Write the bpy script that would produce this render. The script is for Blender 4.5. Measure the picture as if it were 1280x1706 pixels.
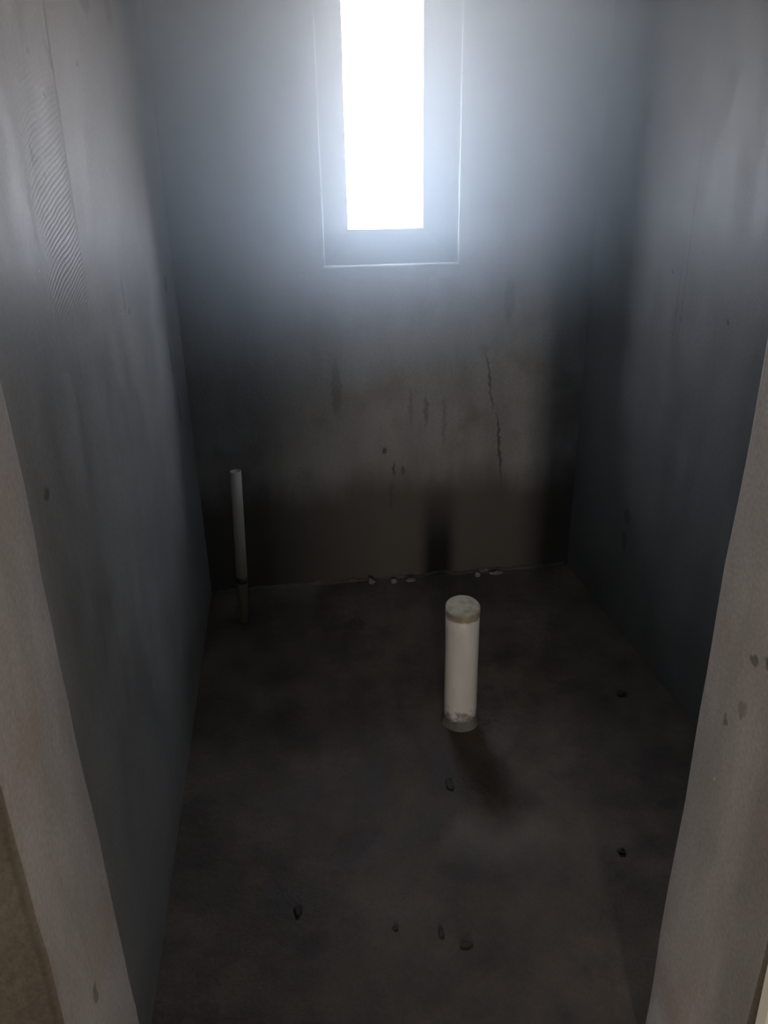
import bpy, bmesh, math, random
from mathutils import Vector, Matrix, noise

# ---------------------------------------------------------------- clear
for o in list(bpy.data.objects):
    bpy.data.objects.remove(o, do_unlink=True)
S = bpy.context.scene
C = S.collection

# ---------------------------------------------------------------- camera
cam_d = bpy.data.cameras.new('camera')
cam = bpy.data.objects.new('camera', cam_d)
C.objects.link(cam)
cam_d.sensor_fit = 'HORIZONTAL'
cam_d.sensor_width = 36.0
cam_d.lens = 1280.0 / 1280.0 * 36.0          # 1280 px focal length on a 1280 px wide frame
cam_d.clip_start = 0.02
# rows: the room's right / depth / up axes in camera coordinates
ROT = Matrix(((0.99047448, 0.06942699, -0.11891253),
              (-0.13664666, 0.38916223, -0.91097774),
              (-0.01697017, 0.91854921, 0.39494222)))
cam.matrix_world = Matrix.Translation((0, 0, 1.5)) @ ROT.to_4x4()
S.camera = cam

# ---------------------------------------------------------------- sky (overcast daylight outside)
W = bpy.data.worlds.new('overcast_sky')
S.world = W
W.use_nodes = True
bg = W.node_tree.nodes['Background']
bg.inputs['Color'].default_value = (0.755, 0.875, 1.075, 1)
bg.inputs['Strength'].default_value = 62.0

# ---------------------------------------------------------------- large lights
def area(name, loc, target, sx, sy, power, col, portal=False):
    d = bpy.data.lights.new(name, 'AREA')
    d.shape = 'RECTANGLE'; d.size = sx; d.size_y = sy
    d.energy = power; d.color = col
    if portal:
        d.cycles.is_portal = True
    o = bpy.data.objects.new(name, d); C.objects.link(o)
    o.location = loc
    o.rotation_euler = (Vector(target) - Vector(loc)).to_track_quat('-Z', 'Y').to_euler()
    return o
# sky light enters through the bathroom window
area('window_portal', (0.39, 3.03, 1.79), (0.39, 2.0, 1.79), 0.30, 0.92, 1, (1, 1, 1), True)
# assumed warm light at the passage end, casts the pipe's shadow; no opening built
area('assumed_passage_light', (-0.13, -2.62, 0.98), (-0.13, 0.0, 0.98), 0.24, 1.6, 50, (1.0, 0.90, 0.80))
# added fill lights at both sides of the passage, brightening the door jambs
area('jamb_fill_left', (-1.27, 0.28, 1.1), (0.4, 0.34, 1.1), 0.42, 1.8, 11, (1.0, 0.91, 0.83))
area('jamb_fill_right', (1.57, 0.28, 1.1), (0.4, 0.34, 1.1), 0.42, 1.8, 11, (1.0, 0.90, 0.81))

S.view_settings.view_transform = 'Standard'
S.view_settings.look = 'None'
S.view_settings.exposure = 0.0
S.view_settings.gamma = 1.0
S.view_settings.use_curve_mapping = False
S.cycles.use_denoising = True
S.cycles.max_bounces = 6
S.cycles.diffuse_bounces = 5
S.cycles.adaptive_threshold = 0.03
S.cycles.volume_step_rate = 1.0
S.cycles.volume_max_steps = 64
S.cycles.volume_bounces = 2
S.cycles.sample_clamp_indirect = 8.0
S.cycles.caustics_reflective = False
S.cycles.caustics_refractive = False

# ---------------------------------------------------------------- dimensions (metres)
XL, XR = -0.34, 1.14          # bathroom side walls
YB = 2.776                    # back wall, room face
YF, YN = 0.87, 0.628          # doorway wall: bathroom face, passage face
DL, DR = -0.301, 0.582        # doorway jambs
ZC = 2.5                      # ceiling
WX0, WX1, WZ0, WZ1 = 0.169, 0.645, 1.230, 2.36     # outer edge of the splayed window surround
OX0, OX1, OZ0, OZ1 = 0.266, 0.535, 1.346, 2.25     # clear opening
WD = 0.10                     # depth of the splay

# ---------------------------------------------------------------- node helpers
class NT:
    def __init__(s, name):
        s.m = bpy.data.materials.new(name); s.m.use_nodes = True
        s.t = s.m.node_tree; s.n = s.t.nodes; s.l = s.t.links
        s.b = s.n['Principled BSDF']; s.out = s.n['Material Output']
    def link(s, a, b): s.l.new(a, b)
    def pos(s):
        if not hasattr(s, '_p'): s._p = s.n.new('ShaderNodeNewGeometry').outputs['Position']
        return s._p
    def noise(s, scale, detail=4, rough=0.55, vec=None, stretch=None, out='Fac'):
        v = vec or s.pos()
        if stretch:
            mp = s.n.new('ShaderNodeMapping'); mp.inputs['Scale'].default_value = stretch
            s.link(v, mp.inputs['Vector']); v = mp.outputs['Vector']
        t = s.n.new('ShaderNodeTexNoise')
        t.inputs['Scale'].default_value = scale; t.inputs['Detail'].default_value = detail
        t.inputs['Roughness'].default_value = rough
        s.link(v, t.inputs['Vector']); return t.outputs[out]
    def math(s, op, a, b=0.0, c=None, clamp=False):
        m = s.n.new('ShaderNodeMath'); m.operation = op; m.use_clamp = clamp
        for i, x in enumerate((a, b, c)):
            if x is None: continue
            if isinstance(x, (int, float)): m.inputs[i].default_value = x
            else: s.link(x, m.inputs[i])
        return m.outputs[0]
    def vmath(s, op, a, b):
        m = s.n.new('ShaderNodeVectorMath'); m.operation = op
        for i, x in enumerate((a, b)):
            if isinstance(x, tuple): m.inputs[i].default_value = x
            else: s.link(x, m.inputs[i])
        return m.outputs[0]
    def rng(s, x, a, b, c=0.0, d=1.0, smooth=True):
        m = s.n.new('ShaderNodeMapRange')
        m.interpolation_type = 'SMOOTHSTEP' if smooth else 'LINEAR'
        for k, v in zip((1, 2, 3, 4), (a, b, c, d)): m.inputs[k].default_value = v
        s.link(x, m.inputs[0]); return m.outputs[0]
    def mix(s, f, a, b, mode='MIX'):
        m = s.n.new('ShaderNodeMix'); m.data_type = 'RGBA'; m.blend_type = mode
        if isinstance(f, (int, float)): m.inputs[0].default_value = f
        else: s.link(f, m.inputs[0])
        for i, x in ((6, a), (7, b)):
            if isinstance(x, tuple): m.inputs[i].default_value = (*x, 1)
            else: s.link(x, m.inputs[i])
        return m.outputs[2]
    def sep(s):
        if not hasattr(s, '_s'):
            x = s.n.new('ShaderNodeSeparateXYZ'); s.link(s.pos(), x.inputs[0]); s._s = x.outputs
        return s._s
    def wobble(s, amp=0.013, scale=48):
        t = s.n.new('ShaderNodeTexNoise'); t.inputs['Scale'].default_value = scale
        t.inputs['Detail'].default_value = 2
        s.link(s.pos(), t.inputs['Vector'])
        v = s.vmath('SUBTRACT', t.outputs['Color'], (0.5, 0.5, 0.5))
        m = s.n.new('ShaderNodeVectorMath'); m.operation = 'SCALE'; m.inputs['Scale'].default_value = amp * 2
        s.link(v, m.inputs[0])
        return s.vmath('ADD', s.pos(), m.outputs[0])
    def marks(s, lst, vec):
        """lst of (centre, radii, rotation, strength): soft ellipsoid stains and painted light or shade, combined by maximum"""
        acc = None
        for (c, r, rot, k) in lst:
            mp = s.n.new('ShaderNodeMapping'); mp.vector_type = 'TEXTURE'
            mp.inputs['Location'].default_value = c
            mp.inputs['Rotation'].default_value = rot
            mp.inputs['Scale'].default_value = r
            s.link(vec, mp.inputs['Vector'])
            ln = s.n.new('ShaderNodeVectorMath'); ln.operation = 'LENGTH'
            s.link(mp.outputs['Vector'], ln.inputs[0])
            f = s.rng(ln.outputs['Value'], 1.15, 0.55, 0.0, k)
            acc = f if acc is None else s.math('MAXIMUM', acc, f)
        return acc
    def bump(s, h, strength=0.3, dist=0.01, prev=None):
        b = s.n.new('ShaderNodeBump'); b.inputs['Strength'].default_value = strength
        b.inputs['Distance'].default_value = dist
        s.link(h, b.inputs['Height'])
        if prev is not None: s.link(prev, b.inputs['Normal'])
        return b.outputs['Normal']

def plaster(name, c_lo, c_hi, rough=(0.42, 0.62), dark=None, light=None, streak=(1, 1, 1),
            spec=0.5, extra=None, bump=0.12, tint=None, foot_band=None):
    N = NT(name)
    big = N.noise(2.3, 3, 0.6)
    mid = N.noise(9.0, 4, 0.65, stretch=streak)
    fine = N.noise(160.0, 1, 0.6)
    f = N.math('ADD', N.math('MULTIPLY', big, 0.5), N.math('MULTIPLY', mid, 0.5))
    f = N.rng(f, 0.33, 0.68)
    col = N.mix(f, c_lo, c_hi)
    if tint:
        col = N.mix(N.rng(N.noise(4.1, 4, 0.6), 0.5, 0.7, 0.0, 0.7), col, tint)
    grain = N.rng(fine, 0.3, 0.7, 0.88, 1.08, False)
    gc = N.n.new('ShaderNodeCombineColor')
    for i in range(3): N.link(grain, gc.inputs[i])
    col = N.mix(1.0, col, gc.outputs[0], 'MULTIPLY')
    wob = N.wobble()
    if foot_band:      # darker, browner band at the foot of the wall
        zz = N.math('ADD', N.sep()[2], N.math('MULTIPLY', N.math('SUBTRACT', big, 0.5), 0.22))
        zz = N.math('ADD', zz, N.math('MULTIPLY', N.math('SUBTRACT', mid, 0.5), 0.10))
        col = N.mix(N.rng(zz, foot_band + 0.10, foot_band - 0.10, 0.0, 0.9), col, (0.058, 0.049, 0.037))
    if dark:
        col = N.mix(N.marks(dark, wob), col, (0.030, 0.027, 0.026))
    if light:
        col = N.mix(N.marks(light, wob), col, (0.55, 0.54, 0.52))
    N.link(col, N.b.inputs['Base Color'])
    N.link(N.rng(mid, 0.3, 0.7, rough[0], rough[1]), N.b.inputs['Roughness'])
    N.b.inputs['Specular IOR Level'].default_value = spec
    h = N.noise(34, 3, 0.62, stretch=streak)
    nrm = N.bump(h, bump, 0.006)
    if extra: nrm = extra(N, nrm)
    N.link(nrm, N.b.inputs['Normal'])
    return N.m

# trowel chatter: repeated arcs left by the float, ending at the edge of its stroke
def trowel_arcs(N, prev):
    x, y, z = N.sep()[0], N.sep()[1], N.sep()[2]
    wz = N.math('ADD', z, N.math('MULTIPLY', N.math('SUBTRACT', N.noise(7, 2), 0.5), 0.02))
    u = N.rng(y, 1.22, 1.50, 0.0, 1.0, False)
    arc = N.math('MULTIPLY', N.math('POWER', u, 0.5), 0.11)
    ph = N.math('MULTIPLY', N.math('SUBTRACT', wz, arc), 2 * math.pi / 0.0085)
    w = N.math('SINE', ph)
    w = N.math('POWER', N.math('MULTIPLY_ADD', w, 0.5, 0.5), 3.0)
    mask = N.math('MULTIPLY', N.rng(y, 1.22, 1.32), N.rng(y, 1.515, 1.495))
    mask = N.math('MULTIPLY', mask, N.math('MULTIPLY', N.rng(z, 1.28, 1.38), N.rng(z, 1.70, 1.60)))
    mask = N.math('MULTIPLY', mask, N.rng(N.noise(9, 3), 0.30, 0.50))
    h = N.math('MULTIPLY', w, mask)
    step = N.math('MULTIPLY', N.rng(N.math('ADD', y, N.math('MULTIPLY', z, -0.05)), 1.44, 1.425), N.rng(z, 1.25, 1.4))
    nrm = N.bump(h, 0.2, 0.002, prev)
    return N.bump(step, 0.35, 0.004, nrm)

R90 = math.pi / 2
M = {}
M['wall_left'] = plaster('cement_plaster_left', (0.165, 0.161, 0.153), (0.238, 0.232, 0.221), (0.46, 0.54),
    streak=(1, 1, 0.35), extra=trowel_arcs, spec=0.45, dark=[
        ((XL, 2.55, 1.22), (.05, .045, .028), (0, 0, 0), .75),
        ((XL, 2.46, 1.01), (.05, .018, .075), (.15, 0, 0), .55),
        ((XL, 2.50, 0.83), (.05, .022, .06), (.1, 0, 0), .7),
        ((XL, 1.059, 1.105), (.05, .014, .010), (0, 0, 0), .75),
        ((XL, 1.38, 1.69), (.03, .007, .006), (0, 0, 0), .8),
        ((XL, 1.433, 1.635), (.03, .008, .005), (0, 0, 0), .8),
        ((XL, 1.356, 1.514), (.03, .007, .005), (0, 0, 0), .8),
        ((XL, 1.30, 1.545), (.03, .010, .018), (0, 0, 0), .45),
        ((XL, 1.711, 1.71), (.03, .010, .005), (0, 0, 0), .7),
        ((XL, 1.50, 1.70), (.03, .012, .03), (.5, 0, 0), .35),
        ((XL, 1.87, 1.845), (.04, .06, .03), (0, 0, 0), .45),
        ((XL, 2.15, 1.87), (.04, .05, .035), (0, 0, 0), .5),
        ((XL, 1.834, 1.28), (.03, .014, .045), (0, 0, 0), .35),
        ((XL, 1.881, 1.233), (.03, .012, .008), (0, 0, 0), .75),
        ((XL, 1.22, 1.43), (.03, .03, .06), (.3, 0, 0), .3),
    ], light=[((XL, 1.225, 1.388), (.03, .005, .003), (0, 0, 0), .8), ((XL, 1.20, 1.38), (.03, .004, .003), (0, 0, 0), .7)])
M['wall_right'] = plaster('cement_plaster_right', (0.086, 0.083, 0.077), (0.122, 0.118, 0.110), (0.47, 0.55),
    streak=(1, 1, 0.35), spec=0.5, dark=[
        ((XR, 2.10, 1.36), (.03, .004, .33), (.0, 0, 0), .5),
        ((XR, 2.13, 1.20), (.03, .003, .16), (.03, 0, 0), .45),
        ((XR, 2.178, 1.248), (.03, .012, .008), (0, 0, 0), .8),
        ((XR, 1.858, 1.155), (.03, .009, .007), (0, 0, 0), .85),
        ((XR, 2.285, 0.43), (.04, .03, .03), (0, 0, 0), .6),
        ((XR, 2.286, 0.335), (.04, .025, .04), (0, 0, 0), .6),
        ((XR, 1.9, 2.09), (.04, 1.1, .26), (0, 0, 0), .22),
    ])
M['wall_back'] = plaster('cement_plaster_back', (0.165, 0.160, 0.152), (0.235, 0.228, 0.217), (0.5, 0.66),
    streak=(1, 1, 0.22), spec=0.4, foot_band=0.43, tint=(0.135, 0.115, 0.095), dark=[
        ((0.775, YB, 0.80), (.005, .03, .13), (0, -.14, 0), .6),
        ((0.822, YB, 0.54), (.006, .03, .16), (0, -.10, 0), .75),
        ((0.193, YB, 0.80), (.022, .03, .11), (0, 0, 0), .4),
        ((0.371, YB, 0.552), (.009, .03, .014), (0, 0, 0), .8),
        ((0.401, YB, 0.475), (.008, .03, .028), (0, 0, 0), .7),
        ((0.441, YB, 0.464), (.010, .03, .022), (0, 0, 0), .55),
        ((0.53, YB, 0.70), (.010, .03, .07), (0, .05, 0), .45),
        ((0.47, YB, 0.72), (.008, .03, .08), (0, 0, 0), .3),
        ((0.60, YB, 0.66), (.010, .03, .10), (0, 0, 0), .3),
        ((0.39, YB, 0.36), (.008, .03, .06), (0, 0, 0), .5),
        ((0.835, YB, 1.09), (.022, .03, .09), (0, 0, 0), .35),
    ])
def jambp(name, a, b): return plaster(name, a, b, (0.5, 0.7), streak=(1, 1, 0.3), spec=0.35, tint=(0.27, 0.22, 0.185), dark=[
        ((DR, 0.74, 0.93), (.03, .010, .010), (0, 0, 0), .6), ((DR, 0.765, 0.92), (.03, .008, .01), (0, 0, 0), .6),
        ((DR, 0.77, 0.84), (.03, .009, .014), (0, 0, 0), .35), ((DR, 0.80, 0.80), (.03, .008, .01), (0, 0, 0), .5),
        ((DL, 0.73, 0.52), (.03, .010, .02), (0, 0, 0), .5)],
        light=[((DR, 0.80, 0.70), (.03, .002, .006), (0.4, 0, 0), .4), ((DR, 0.835, 0.10), (.05, .03, .06), (0, 0, 0), .25)])
M['jamb'] = jambp('cement_plaster_jamb', (0.24, 0.222, 0.208), (0.33, 0.31, 0.295))
M['passage'] = plaster('cement_plaster_passage', (0.24, 0.22, 0.19), (0.33, 0.30, 0.26), (0.6, 0.8), spec=0.3)
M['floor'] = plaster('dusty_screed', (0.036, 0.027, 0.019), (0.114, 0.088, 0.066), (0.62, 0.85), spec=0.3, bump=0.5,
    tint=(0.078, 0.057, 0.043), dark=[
        ((0.50, 1.60, 0), (.06, .09, .05), (0, 0, -.35), .40),  # this mark and the next: the pipe's window shadow, painted dark
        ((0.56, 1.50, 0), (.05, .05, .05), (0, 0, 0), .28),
        ((0.20, 2.43, 0), (.05, .035, .05), (0, 0, 0), .5),
        ((-0.02, 1.16, 0), (.05, .035, .05), (0, 0, .5), .5),
        ((0.10, 1.42, 0), (.09, .05, .05), (0, 0, .5), .4),
        ((0.92, 1.43, 0), (.04, .02, .05), (0, 0, .3), .6),
        ((1.0, 1.62, 0), (.05, .02, .05), (0, 0, .3), .5),
        ((0.85, 1.95, 0), (.07, .04, .05), (0, 0, .3), .4),
        ((0.33, 1.30, 0), (.06, .03, .05), (0, 0, -.4), .35),
    ], light=[((0.45, 1.40, 0), (.16, .10, .05), (0, 0, .2), .04), ((0.56, 1.75, 0), (.05, .12, .05), (0, 0, -.5), .05)])  # lit patches of floor painted in as slightly paler colour
M['ceiling'] = plaster('ceiling_concrete', (0.24, 0.24, 0.235), (0.32, 0.32, 0.315))
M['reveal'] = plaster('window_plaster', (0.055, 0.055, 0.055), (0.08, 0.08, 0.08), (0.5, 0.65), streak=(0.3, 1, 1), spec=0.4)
M['bead'] = plaster('float_finished_edge', (0.45, 0.45, 0.45), (0.55, 0.55, 0.55), (0.35, 0.5), spec=0.5)
M['ground'] = plaster('outdoor_ground', (0.25, 0.23, 0.20), (0.33, 0.31, 0.27))

# ---------------------------------------------------------------- mesh helpers
def link(name, bm, mat, parent=None, smooth=False):
    bmesh.ops.recalc_face_normals(bm, faces=bm.faces[:])
    me = bpy.data.meshes.new(name); bm.to_mesh(me); bm.free()
    o = bpy.data.objects.new(name, me); C.objects.link(o)
    if mat: me.materials.append(mat)
    if smooth:
        for p in me.polygons: p.use_smooth = True
    if parent: o.parent = parent
    return o
def structure(o):
    o['kind'] = 'structure'; return o
def describe(o, label, cat, group=None):
    o['label'] = label; o['category'] = cat
    if group: o['group'] = group
    return o
def steps(a, b, d, must=()):
    n = max(1, round((b - a) / d))
    v = [a + (b - a) * i / n for i in range(n + 1)]
    for m in must:
        v = [x for x in v if abs(x - m) > d * 0.35 or x in (a, b)] + [m]
    return sorted(set(v))
def uneven(p, amp, seed):
    q = Vector(p) * 1.7 + Vector((seed, seed * 2, 0))
    r = Vector(p) * 6.0 + Vector((seed, 0, seed))
    return amp * (noise.noise(q) + 0.35 * noise.noise(r))
def slab(name, axis, face, thick, us, vs, mat, hole=None, amp=0.004, seed=1.0):
    """A thick plastered panel. axis = normal axis, face = coordinate of the room face, thick = signed depth
    behind it; us, vs = grid of the two other axes; hole = (u0,u1,v0,v1) left open."""
    ax = {'x': (0, 1, 2), 'y': (1, 0, 2), 'z': (2, 0, 1)}[axis]
    bm = bmesh.new()
    def P(w, u, v):
        p = [0, 0, 0]; p[ax[0]] = w; p[ax[1]] = u; p[ax[2]] = v; return p
    def inhole(a, b, c, d):
        return hole and a >= hole[0] - 1e-6 and b <= hole[1] + 1e-6 and c >= hole[2] - 1e-6 and d <= hole[3] + 1e-6
    g = []
    for k in (0, 1):
        rows = []
        for u in us:
            row = []
            for v in vs:
                onh = hole and hole[0] - 1e-6 <= u <= hole[1] + 1e-6 and hole[2] - 1e-6 <= v <= hole[3] + 1e-6
                d = 0 if (k or onh or u in (us[0], us[-1]) or v in (vs[0], vs[-1])) else uneven(P(face, u, v), amp, seed)
                row.append(bm.verts.new(P(face + (thick if k else d), u, v)))
            rows.append(row)
        g.append(rows)
    nu, nv = len(us) - 1, len(vs) - 1
    solid = [[not inhole(us[i], us[i + 1], vs[j], vs[j + 1]) for j in range(nv)] for i in range(nu)]
    for i in range(nu):
        for j in range(nv):
            if not solid[i][j]: continue
            for k in (0, 1):
                q = g[k]; bm.faces.new((q[i][j], q[i + 1][j], q[i + 1][j + 1], q[i][j + 1]))
            for (di, dj, a, b) in ((-1, 0, (i, j), (i, j + 1)), (1, 0, (i + 1, j), (i + 1, j + 1)),
                                   (0, -1, (i, j), (i + 1, j)), (0, 1, (i, j + 1), (i + 1, j + 1))):
                ii, jj = i + di, j + dj
                if 0 <= ii < nu and 0 <= jj < nv and solid[ii][jj]: continue
                bm.faces.new((g[0][a[0]][a[1]], g[0][b[0]][b[1]], g[1][b[0]][b[1]], g[1][a[0]][a[1]]))
    return link(name, bm, mat)

# ---------------------------------------------------------------- the setting
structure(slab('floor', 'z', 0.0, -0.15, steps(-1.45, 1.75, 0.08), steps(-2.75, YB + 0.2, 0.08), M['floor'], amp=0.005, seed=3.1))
structure(slab('ceiling', 'z', ZC, 0.15, steps(-1.45, 1.75, 0.2), steps(-2.75, YB + 0.25, 0.2), M['ceiling'], amp=0.003))
structure(slab('wall_left', 'x', XL, -0.16, steps(YF, YB + 0.22, 0.07), steps(0.0, ZC, 0.07), M['wall_left'], amp=0.0035, seed=5.3))
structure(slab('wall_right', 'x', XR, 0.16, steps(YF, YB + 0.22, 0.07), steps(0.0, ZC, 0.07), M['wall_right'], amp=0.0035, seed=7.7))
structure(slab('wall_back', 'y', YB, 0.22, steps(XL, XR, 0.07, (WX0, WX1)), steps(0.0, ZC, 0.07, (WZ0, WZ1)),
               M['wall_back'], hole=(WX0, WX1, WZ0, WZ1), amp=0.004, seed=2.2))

# splayed window surround with a straight throat to the outside
def rect_ring(bm, x0, x1, z0, z1, y, n=10):
    pts = []
    for i in range(n): pts.append((x0 + (x1 - x0) * i / n, y, z0))
    for i in range(n): pts.append((x1, y, z0 + (z1 - z0) * i / n))
    for i in range(n): pts.append((x1 - (x1 - x0) * i / n, y, z1))
    for i in range(n): pts.append((x0, y, z1 - (z1 - z0) * i / n))
    return [bm.verts.new((p[0] + 0.002 * noise.noise(Vector(p) * 9), p[1], p[2] + 0.002 * noise.noise(Vector(p) * 9 + Vector((5, 5, 5)))))
            for p in pts]
bm = bmesh.new()
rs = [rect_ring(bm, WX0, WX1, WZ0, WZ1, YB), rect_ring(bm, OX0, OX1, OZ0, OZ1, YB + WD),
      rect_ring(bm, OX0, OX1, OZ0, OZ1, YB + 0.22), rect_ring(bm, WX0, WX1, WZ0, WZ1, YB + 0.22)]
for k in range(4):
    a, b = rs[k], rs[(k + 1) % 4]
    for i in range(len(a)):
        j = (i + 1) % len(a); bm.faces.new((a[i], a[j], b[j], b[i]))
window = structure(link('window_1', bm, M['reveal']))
# raised float-finished bead around the outer arris
def tube(path, r, seg=8, closed=False, jitter=0.0):
    bm = bmesh.new(); rings = []
    n = len(path)
    for i, p in enumerate(path):
        p = Vector(p)
        d = (Vector(path[min(i + 1, n - 1)]) - Vector(path[max(i - 1, 0)])).normalized()
        up = Vector((0, 1, 0)) if abs(d.y) < 0.9 else Vector((1, 0, 0))
        s1 = d.cross(up).normalized(); s2 = d.cross(s1)
        rr = r * (1 + jitter * noise.noise(p * 14))
        rings.append([bm.verts.new(p + (s1 * math.cos(t) + s2 * math.sin(t)) * rr)
                      for t in [2 * math.pi * k / seg for k in range(seg)]])
    for a, b in zip(rings, rings[1:]):
        for k in range(seg):
            bm.faces.new((a[k], a[(k + 1) % seg], b[(k + 1) % seg], b[k]))
    bm.faces.new(rings[0]); bm.faces.new(rings[-1][::-1])
    return bm
def seg_path(a, b, n=14, amp=0.0015):
    out = []
    for i in range(n + 1):
        p = Vector(a).lerp(Vector(b), i / n)
        out.append(p + Vector((noise.noise(p * 8) * amp, 0, noise.noise(p * 8 + Vector((3, 1, 2))) * amp)))
    return out
yb = YB - 0.0005
for nm, a, b, r in (('sill_edge_bead', (WX0, yb, WZ0 + .001), (WX1, yb, WZ0 + .001), .0042),
                    ('side_edge_bead', (WX0 + .001, yb, WZ0), (WX0 + .001, yb, WZ1), .0026),
                    ('side_edge_bead', (WX1 - .001, yb, WZ0), (WX1 - .001, yb, WZ1), .0034)):
    link(nm, tube(seg_path(a, b), r, jitter=0.6), M['bead'], window, True)

# doorway wall: two piers and a lintel in one plastered mass, arrises worn and slightly wavy
def rough_block(bm, x0, x1, y0, y1, z0, z1, dz=0.06, edge=0.012, seed=0.0):
    """block with rounded, slightly wandering vertical arrises"""
    prof = []
    for (cx, cy, a0) in ((x1 - edge, y1 - edge, 0), (x0 + edge, y1 - edge, 1), (x0 + edge, y0 + edge, 2), (x1 - edge, y0 + edge, 3)):
        for k in range(4):
            t = (a0 + k / 3) * R90
            prof.append((cx + edge * math.cos(t), cy + edge * math.sin(t)))
    zs = steps(z0, z1, dz); rings = []
    for z in zs:
        ring = []
        for (x, y) in prof:
            p = Vector((x, y, z))
            w = 0.0 if z in (zs[0], zs[-1]) else 1.0
            n1 = noise.noise(p * 5 + Vector((seed, 0, 0))) * 0.0035 * w
            n2 = noise.noise(p * 5 + Vector((0, seed, 9))) * 0.0035 * w
            f = noise.noise(p * 18 + Vector((seed, 3, 1))) * 0.0018 * w
            ring.append(bm.verts.new((x + n1 + f, y + n2 + f, z)))
        rings.append(ring)
    m = len(prof)
    for a, b in zip(rings, rings[1:]):
        for k in range(m): bm.faces.new((a[k], a[(k + 1) % m], b[(k + 1) % m], b[k]))
    bm.faces.new(rings[0]); bm.faces.new(rings[-1])
bm = bmesh.new()
rough_block(bm, -1.45, DL, YN, YF, 0.0, ZC, seed=1.0)
rough_block(bm, DR, 1.75, YN, YF, 0.0, ZC, seed=4.0)
rough_block(bm, DL - .02, DR + .02, YN + .002, YF - .002, 2.08, ZC, dz=.1, seed=8.0)
wf = structure(link('wall_front', bm, M['jamb'], None, True))
M['rough_face'] = plaster('brown_undercoat', (0.15, 0.130, 0.098), (0.20, 0.175, 0.135), (0.7, 0.9), spec=0.2, bump=0.5)
wf.data.materials.append(M['rough_face'])          # the passage face has only its brown undercoat
for p in wf.data.polygons:
    if p.normal.y < -0.6: p.material_index = 1

# passage behind the camera
structure(slab('wall_passage_left', 'x', -1.30, -0.15, steps(-2.75, YN, 0.3), steps(0, ZC, 0.3), M['passage']))
structure(slab('wall_passage_right', 'x', 1.60, 0.15, steps(-2.75, YN, 0.3), steps(0, ZC, 0.3), M['passage']))
structure(slab('wall_passage_end', 'y', -2.65, -0.1, steps(-1.45, 1.75, 0.3), steps(0, ZC, 0.3), M['passage']))
structure(slab('light_block_wall', 'y', -0.75, -0.12, steps(-1.30, -0.045, 0.2), steps(0, ZC, 0.25), M['passage']))  # added unseen wall, keeps passage light off the left floor and back wall

# ground outside
bm = bmesh.new()
bmesh.ops.create_grid(bm, x_segments=4, y_segments=4, size=20, matrix=Matrix.Translation((0.4, 23.2, -0.2)))
structure(link('ground_outside', bm, M['ground']))

# added slab over the window, out of view, cuts steep skylight on the rear floor
structure(slab('added_skylight_blocker', 'z', 2.44, 0.08, steps(-0.1, 0.9, 0.2), steps(YB + 0.221, YB + 0.82, 0.2), M['ceiling']))

# mortar left in the joint between back wall and floor
bm = bmesh.new()
prof_n = 60
rows = []
for i in range(prof_n + 1):
    x = XL + 0.005 + (XR - XL - 0.01) * i / prof_n
    p = Vector((x * 11, 1.0, 2.0))
    h = max(0.003, 0.010 + 0.016 * noise.noise(p) + 0.010 * noise.noise(p * 3))
    w = max(0.008, 0.018 + 0.014 * noise.noise(p + Vector((0, 7, 0))) + 0.008 * noise.noise(p * 4))
    rows.append([bm.verts.new(c) for c in ((x, YB + .01, -.005), (x, YB + .01, h), (x, YB - w * .25, h * .8), (x, YB - w * .7, h * .4), (x, YB - w, -.005))])
for a, b in zip(rows, rows[1:]):
    for k in range(5): bm.faces.new((a[k], a[(k + 1) % 5], b[(k + 1) % 5], b[k]))
bm.faces.new(rows[0]); bm.faces.new(rows[-1])
M['mortar'] = plaster('crumbly_mortar', (0.05, 0.044, 0.037), (0.11, 0.098, 0.083), (0.7, 0.9), spec=0.2, bump=0.6)
structure(link('trim_1', bm, M['mortar'], None, True))

# ---------------------------------------------------------------- objects
def empty(name, loc, label, cat, group=None):
    o = bpy.data.objects.new(name, None); C.objects.link(o)
    o.location = loc; o.empty_display_size = 0.1
    return describe(o, label, cat, group)

# --- white soil pipe standing in the floor
def pvc(name, col, dirt_lo, dirt_hi, top, seed):
    N = NT(name)
    z = N.sep()[2]
    n1 = N.noise(38, 5, 0.65); n2 = N.noise(120, 3, 0.6)
    base = N.mix(N.rng(N.noise(16, 4, 0.6, stretch=(1, 1, 0.25)), 0.40, 0.72, 0.0, 0.55), col, tuple(c * 0.72 for c in col))
    low = N.math('ADD', z, N.math('MULTIPLY', N.math('SUBTRACT', n1, 0.5), 0.16))
    base = N.mix(N.rng(low, dirt_hi, dirt_lo, 0.0, 0.85), base, (0.17, 0.155, 0.14))
    if top:
        t = N.math('ADD', z, N.math('MULTIPLY', N.math('SUBTRACT', n1, 0.5), 0.03))
        base = N.mix(N.rng(t, top - .004, top + .004, 0.0, 0.8), base, (0.20, 0.18, 0.145))
    base = N.mix(N.rng(n2, 0.66, 0.76, 0.0, 0.4), base, (0.22, 0.2, 0.18))
    N.link(base, N.b.inputs['Base Color'])
    N.b.inputs['Roughness'].default_value = 0.5
    N.link(N.bump(n2, 0.1, 0.002), N.b.inputs['Normal'])
    return N.m
M['pvc'] = pvc('dusty_white_pvc', (0.66, 0.635, 0.60), 0.030, 0.062, 0.364, 1)
N = NT('mud_smeared_cap'); 
cc = N.mix(N.rng(N.noise(30, 5, 0.65), 0.35, 0.65), (0.33, 0.285, 0.19), (0.21, 0.18, 0.125))
N.link(cc, N.b.inputs['Base Color']); N.b.inputs['Roughness'].default_value = 0.75
N.link(N.bump(N.noise(90, 4), 0.3, 0.003), N.b.inputs['Normal']); M['cap'] = N.m

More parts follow.
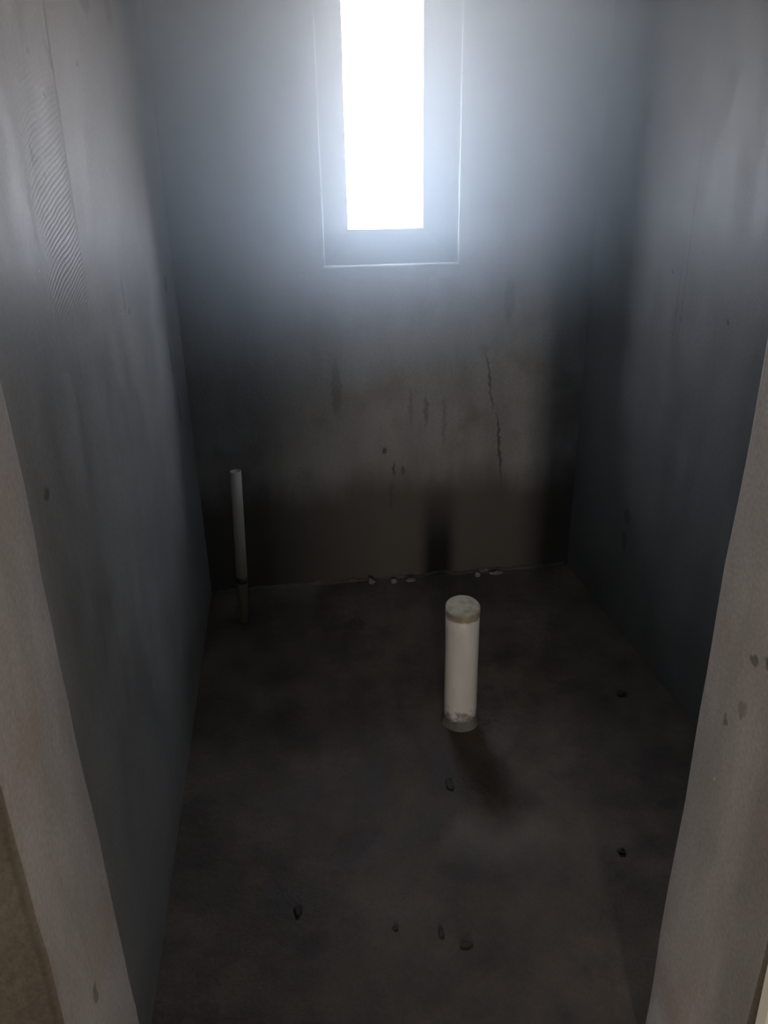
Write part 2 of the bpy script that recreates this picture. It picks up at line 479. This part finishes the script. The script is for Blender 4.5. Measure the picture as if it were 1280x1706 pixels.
PX, PY, PR, PH = 0.461, 1.845, 0.0485, 0.392
pipe = empty('soil_pipe', (PX, PY, 0), 'thick white plastic pipe stub standing upright in the middle of the floor', 'pipe')
SEG = 48
def cut(x, y):       # the end is sawn slightly askew, lower to the front
    return 0.20 * y + 0.02 * x
bm = bmesh.new()
zs = [0.002, 0.03, 0.08, 0.15, 0.25, 0.33, PH]
outer, inner = [], []
for z in zs:
    outer.append([bm.verts.new((PR * math.cos(t), PR * math.sin(t),
                  z + (cut(PR * math.cos(t), PR * math.sin(t)) if z == PH else 0))) for t in [2 * math.pi * k / SEG for k in range(SEG)]])
ri = PR - 0.0035
for z in (PH, PH - 0.03):
    inner.append([bm.verts.new((ri * math.cos(t), ri * math.sin(t), z + cut(ri * math.cos(t), ri * math.sin(t)))) for t in [2 * math.pi * k / SEG for k in range(SEG)]])
allr = outer + inner
for a, b in zip(allr, allr[1:]):
    for k in range(SEG): bm.faces.new((a[k], a[(k + 1) % SEG], b[(k + 1) % SEG], b[k]))
bm.faces.new(outer[0])
bm.faces.new(inner[-1])
o = link('pipe_wall', bm, M['pvc'], pipe, True); o['label'] = 'scuffed white plastic pipe wall'
# plug closing the end, with mud lapping over the rim
bm = bmesh.new()
rings = []
for (r, dz) in ((0.0, 0.004), (0.018, 0.0035), (0.034, 0.002), (PR - 0.003, 0.0015), (PR + 0.0012, -0.001), (PR + 0.0015, None)):
    ring = []
    for k in range(SEG if r > 0 else 1):
        t = 2 * math.pi * k / SEG; x, y = r * math.cos(t), r * math.sin(t)
        if dz is None:
            q = Vector((math.cos(t) * 2.1, math.sin(t) * 2.1, 4.0))
            d = -0.010 - 0.012 * max(0, noise.noise(q) + 0.25) - 0.006 * noise.noise(q * 3)
            z = PH + cut(x, y) + min(d, -0.004)
        else:
            z = PH + cut(x, y) + dz + 0.0012 * noise.noise(Vector((x * 40, y * 40, 1)))
        ring.append(bm.verts.new((x, y, z)))
    rings.append(ring)
for k in range(SEG): bm.faces.new((rings[0][0], rings[1][k], rings[1][(k + 1) % SEG]))
for a, b in zip(rings[1:], rings[2:]):
    for k in range(SEG): bm.faces.new((a[k], a[(k + 1) % SEG], b[(k + 1) % SEG], b[k]))
o = link('end_plug', bm, M['cap'], pipe, True); o['label'] = 'mud smeared plug closing the pipe end'
# mortar collar at the foot
bm = bmesh.new(); rings = []
for (r, h) in ((PR - .002, 0.030), (PR + .0015, 0.024), (PR + .003, 0.012), (PR + .006, 0.003), (PR + .010, -0.006)):
    ring = []
    for k in range(SEG):
        t = 2 * math.pi * k / SEG; q = Vector((math.cos(t) * 2, math.sin(t) * 2, 9))
        rr = r + 0.0025 * noise.noise(q * 1.7) * (1 if r > PR else 0)
        hh = h + (0.010 * noise.noise(q * 1.3) + 0.005 * noise.noise(q * 4)) * (h / 0.03)
        ring.append(bm.verts.new((rr * math.cos(t), rr * math.sin(t), hh)))
    rings.append(ring)
for a, b in zip(rings, rings[1:]):
    for k in range(SEG): bm.faces.new((a[k], a[(k + 1) % SEG], b[(k + 1) % SEG], b[k]))
M['collar'] = plaster('grey_collar_mortar', (0.09, 0.085, 0.078), (0.17, 0.16, 0.15), (0.7, 0.9), spec=0.2, bump=0.6)
o = link('mortar_collar', bm, M['collar'], pipe, True); o['label'] = 'rough grey mortar around the foot of the pipe'

# --- thin waste pipe by the back left corner
M['pvc_thin'] = pvc('grey_dusty_pvc', (0.46, 0.43, 0.36), -0.10, -0.05, None, 4)
tp = empty('waste_pipe', (-0.203, 2.53, 0), 'thin dim grey pipe standing near the dark back left corner', 'pipe')
def tilted_tube(p0, p1, r, ri=None, seg=28):
    bm = bmesh.new(); p0, p1 = Vector(p0), Vector(p1); d = (p1 - p0)
    rows = []
    spec = [(0, r), (.5, r), (1, r)] + ([(1, ri), (.94, ri)] if ri else [])
    for (t, rr) in spec:
        c = p0 + d * t
        rows.append([bm.verts.new(c + Vector((rr * math.cos(a), rr * math.sin(a), 0))) for a in [2 * math.pi * k / seg for k in range(seg)]])
    for a, b in zip(rows, rows[1:]):
        for k in range(seg): bm.faces.new((a[k], a[(k + 1) % seg], b[(k + 1) % seg], b[k]))
    bm.faces.new(rows[0]); bm.faces.new(rows[-1])
    return bm
top = Vector((0.021, 0.0, 0.595))
link('pipe_wall', tilted_tube((0, 0, 0.001), top, 0.0195, 0.0165), M['pvc_thin'], tp, True)
N = NT('dark_joint_grime'); N.b.inputs['Base Color'].default_value = (0.07, 0.062, 0.055, 1); N.b.inputs['Roughness'].default_value = 0.8
N.link(N.bump(N.noise(80, 3), 0.4, 0.003), N.b.inputs['Normal']); M['grime'] = N.m
o = link('joint_smear', tilted_tube(top * .275, top * .315, 0.0202), M['grime'], tp, True); o['label'] = 'dark smear of joint compound low on the pipe'

# --- crumbs of mortar and dark grit lying on the floor
def crumb(name, loc, r, mat, label, cat, seed, flat=0.6, group=None):
    bm = bmesh.new()
    bmesh.ops.create_icosphere(bm, subdivisions=2, radius=1.0)
    for v in bm.verts:
        n = 1 + 0.55 * noise.noise(v.co * 1.3 + Vector((seed, seed * 3, 0))) + 0.35 * noise.noise(v.co * 2.6 + Vector((0, seed, 0)))
        v.co = Vector((v.co.x * r[0] * n, v.co.y * r[1] * n, v.co.z * r[2] * n))
    zmin = min(v.co.z for v in bm.verts)
    for v in bm.verts: v.co.z = max(v.co.z, zmin * 0.6) - zmin * 0.6
    o = link(name, bm, mat); o.location = loc
    return describe(o, label, cat, group)
N = NT('dark_grit'); N.link(N.mix(N.noise(60, 4), (0.018, 0.016, 0.014), (0.05, 0.045, 0.04)), N.b.inputs['Base Color'])
N.b.inputs['Roughness'].default_value = 0.9; M['grit'] = N.m
GR = [((0.371, 1.578), (.011, .019, .008), 'dark lump of grit on the floor in front of the white pipe'),
      ((0.732, 1.294), (.010, .010, .007), 'dark grit lump on the floor left of the right door jamb'),
      ((0.210, 2.438), (.020, .015, .010), 'dark lump on the floor between the thin pipe and the thick pipe'),
      ((0.990, 1.883), (.016, .013, .009), 'dark grit lump on the floor at the foot of the right wall'),
      ((0.163, 1.175), (.006, .006, .005), 'leftmost of three tiny dark specks at the bottom of the picture'),
      ((0.258, 1.149), (.007, .011, .006), 'middle one of three tiny dark specks at the bottom of the picture'),
      ((0.306, 1.114), (.013, .006, .006), 'rightmost of three tiny dark specks at the bottom of the picture'),
      ((-0.048, 1.248), (.009, .014, .006), 'dark speck of grit on the shaded left part of the floor')]
for i, (p, r, lab) in enumerate(GR):
    crumb('grit_lump', (p[0], p[1], uneven((p[0], p[1], 0), 0.005, 3.1) - 0.001), r, M['grit'], lab, 'grit', i * 2.7 + 1, group='grit on the floor')
N = NT('pale_mortar_crumb'); N.link(N.mix(N.noise(50, 4), (0.08, 0.072, 0.06), (0.20, 0.182, 0.16)), N.b.inputs['Base Color'])
N.b.inputs['Roughness'].default_value = 0.85; M['crumb'] = N.m
CR = [((0.300, 2.735), (.013, .010, .012), 'leftmost pale mortar crumb at the foot of the back wall'),
      ((0.392, 2.728), (.014, .011, .010), 'pale mortar crumb at the back wall, second from left'),
      ((0.462, 2.727), (.018, .010, .009), 'pale mortar crumb at the back wall left of the pipe shadow'),
      ((0.742, 2.734), (.012, .010, .010), 'pale mortar crumb at the back wall right of the pipe shadow'),
      ((0.822, 2.736), (.028, .009, .008), 'longest pale mortar crumb, rightmost at the foot of the back wall')]
for i, (p, r, lab) in enumerate(CR):
    crumb('mortar_crumb', (p[0], p[1], uneven((p[0], p[1], 0), 0.005, 3.1) - 0.001), r, M['crumb'], lab, 'mortar crumb', i * 3.3 + 40, group='mortar crumbs by the back wall')

# --- pale board leaning on the passage face of the doorway wall, right edge of the picture
N = NT('pale_planed_wood'); g = N.noise(14, 5, 0.6, stretch=(9, 9, 0.6))
N.link(N.mix(g, (0.50, 0.46, 0.38), (0.66, 0.62, 0.54)), N.b.inputs['Base Color']); N.b.inputs['Roughness'].default_value = 0.6
M['board'] = N.m
bm = bmesh.new()
bmesh.ops.create_cube(bm, size=1.0)
bmesh.ops.scale(bm, vec=(0.10, 0.022, 1.05), verts=bm.verts)
bmesh.ops.bevel(bm, geom=bm.edges[:], offset=0.003, segments=2, affect='EDGES')
bmesh.ops.translate(bm, vec=(0, 0, 0.525), verts=bm.verts)
board = link('timber_board', bm, M['board'])
board.location = (0.605, 0.560, 0.004); board.rotation_euler = (math.radians(-2.6), 0, 0)
describe(board, 'pale timber board cut off by the lower right corner of the picture', 'board')

# ---------------------------------------------------------------- added haze volume standing in for window glare
bm = bmesh.new()
bmesh.ops.create_cube(bm, size=1.0)
for v in bm.verts:
    v.co = Vector((XL + .01 if v.co.x < 0 else XR - .01, YF + .01 if v.co.y < 0 else YB - .01, .64 if v.co.z < 0 else ZC - .01))
HAZE_R, HAZE_D = (1.9, 1.8, 1.8), 3.6
hm = bpy.data.materials.new('glare_scatter'); hm.use_nodes = True
t = hm.node_tree; t.nodes.clear()
out = t.nodes.new('ShaderNodeOutputMaterial'); vs = t.nodes.new('ShaderNodeVolumeScatter')
vs.inputs['Color'].default_value = (0.78, 0.89, 1.0, 1)
vs.inputs['Anisotropy'].default_value = 0.0
# density is shaped for the glow: thickest at the window, thinning into the room
gp = t.nodes.new('ShaderNodeNewGeometry'); mp = t.nodes.new('ShaderNodeMapping'); mp.vector_type = 'TEXTURE'
mp.inputs['Location'].default_value = (0.22, 2.78, 2.55); mp.inputs['Scale'].default_value = HAZE_R
t.links.new(gp.outputs['Position'], mp.inputs['Vector'])
ln = t.nodes.new('ShaderNodeVectorMath'); ln.operation = 'LENGTH'; t.links.new(mp.outputs['Vector'], ln.inputs[0])
mr = t.nodes.new('ShaderNodeMapRange'); mr.interpolation_type = 'SMOOTHSTEP'
for k, v in zip((1, 2, 3, 4), (1.0, 0.0, 0.005, HAZE_D)): mr.inputs[k].default_value = v
t.links.new(ln.outputs['Value'], mr.inputs[0]); t.links.new(mr.outputs[0], vs.inputs['Density'])
t.links.new(vs.outputs[0], out.inputs['Volume'])
hz = link('glare_haze', bm, hm)
hz['kind'] = 'stuff'
describe(hz, 'added bluish haze that imitates glare around the bright window', 'haze')
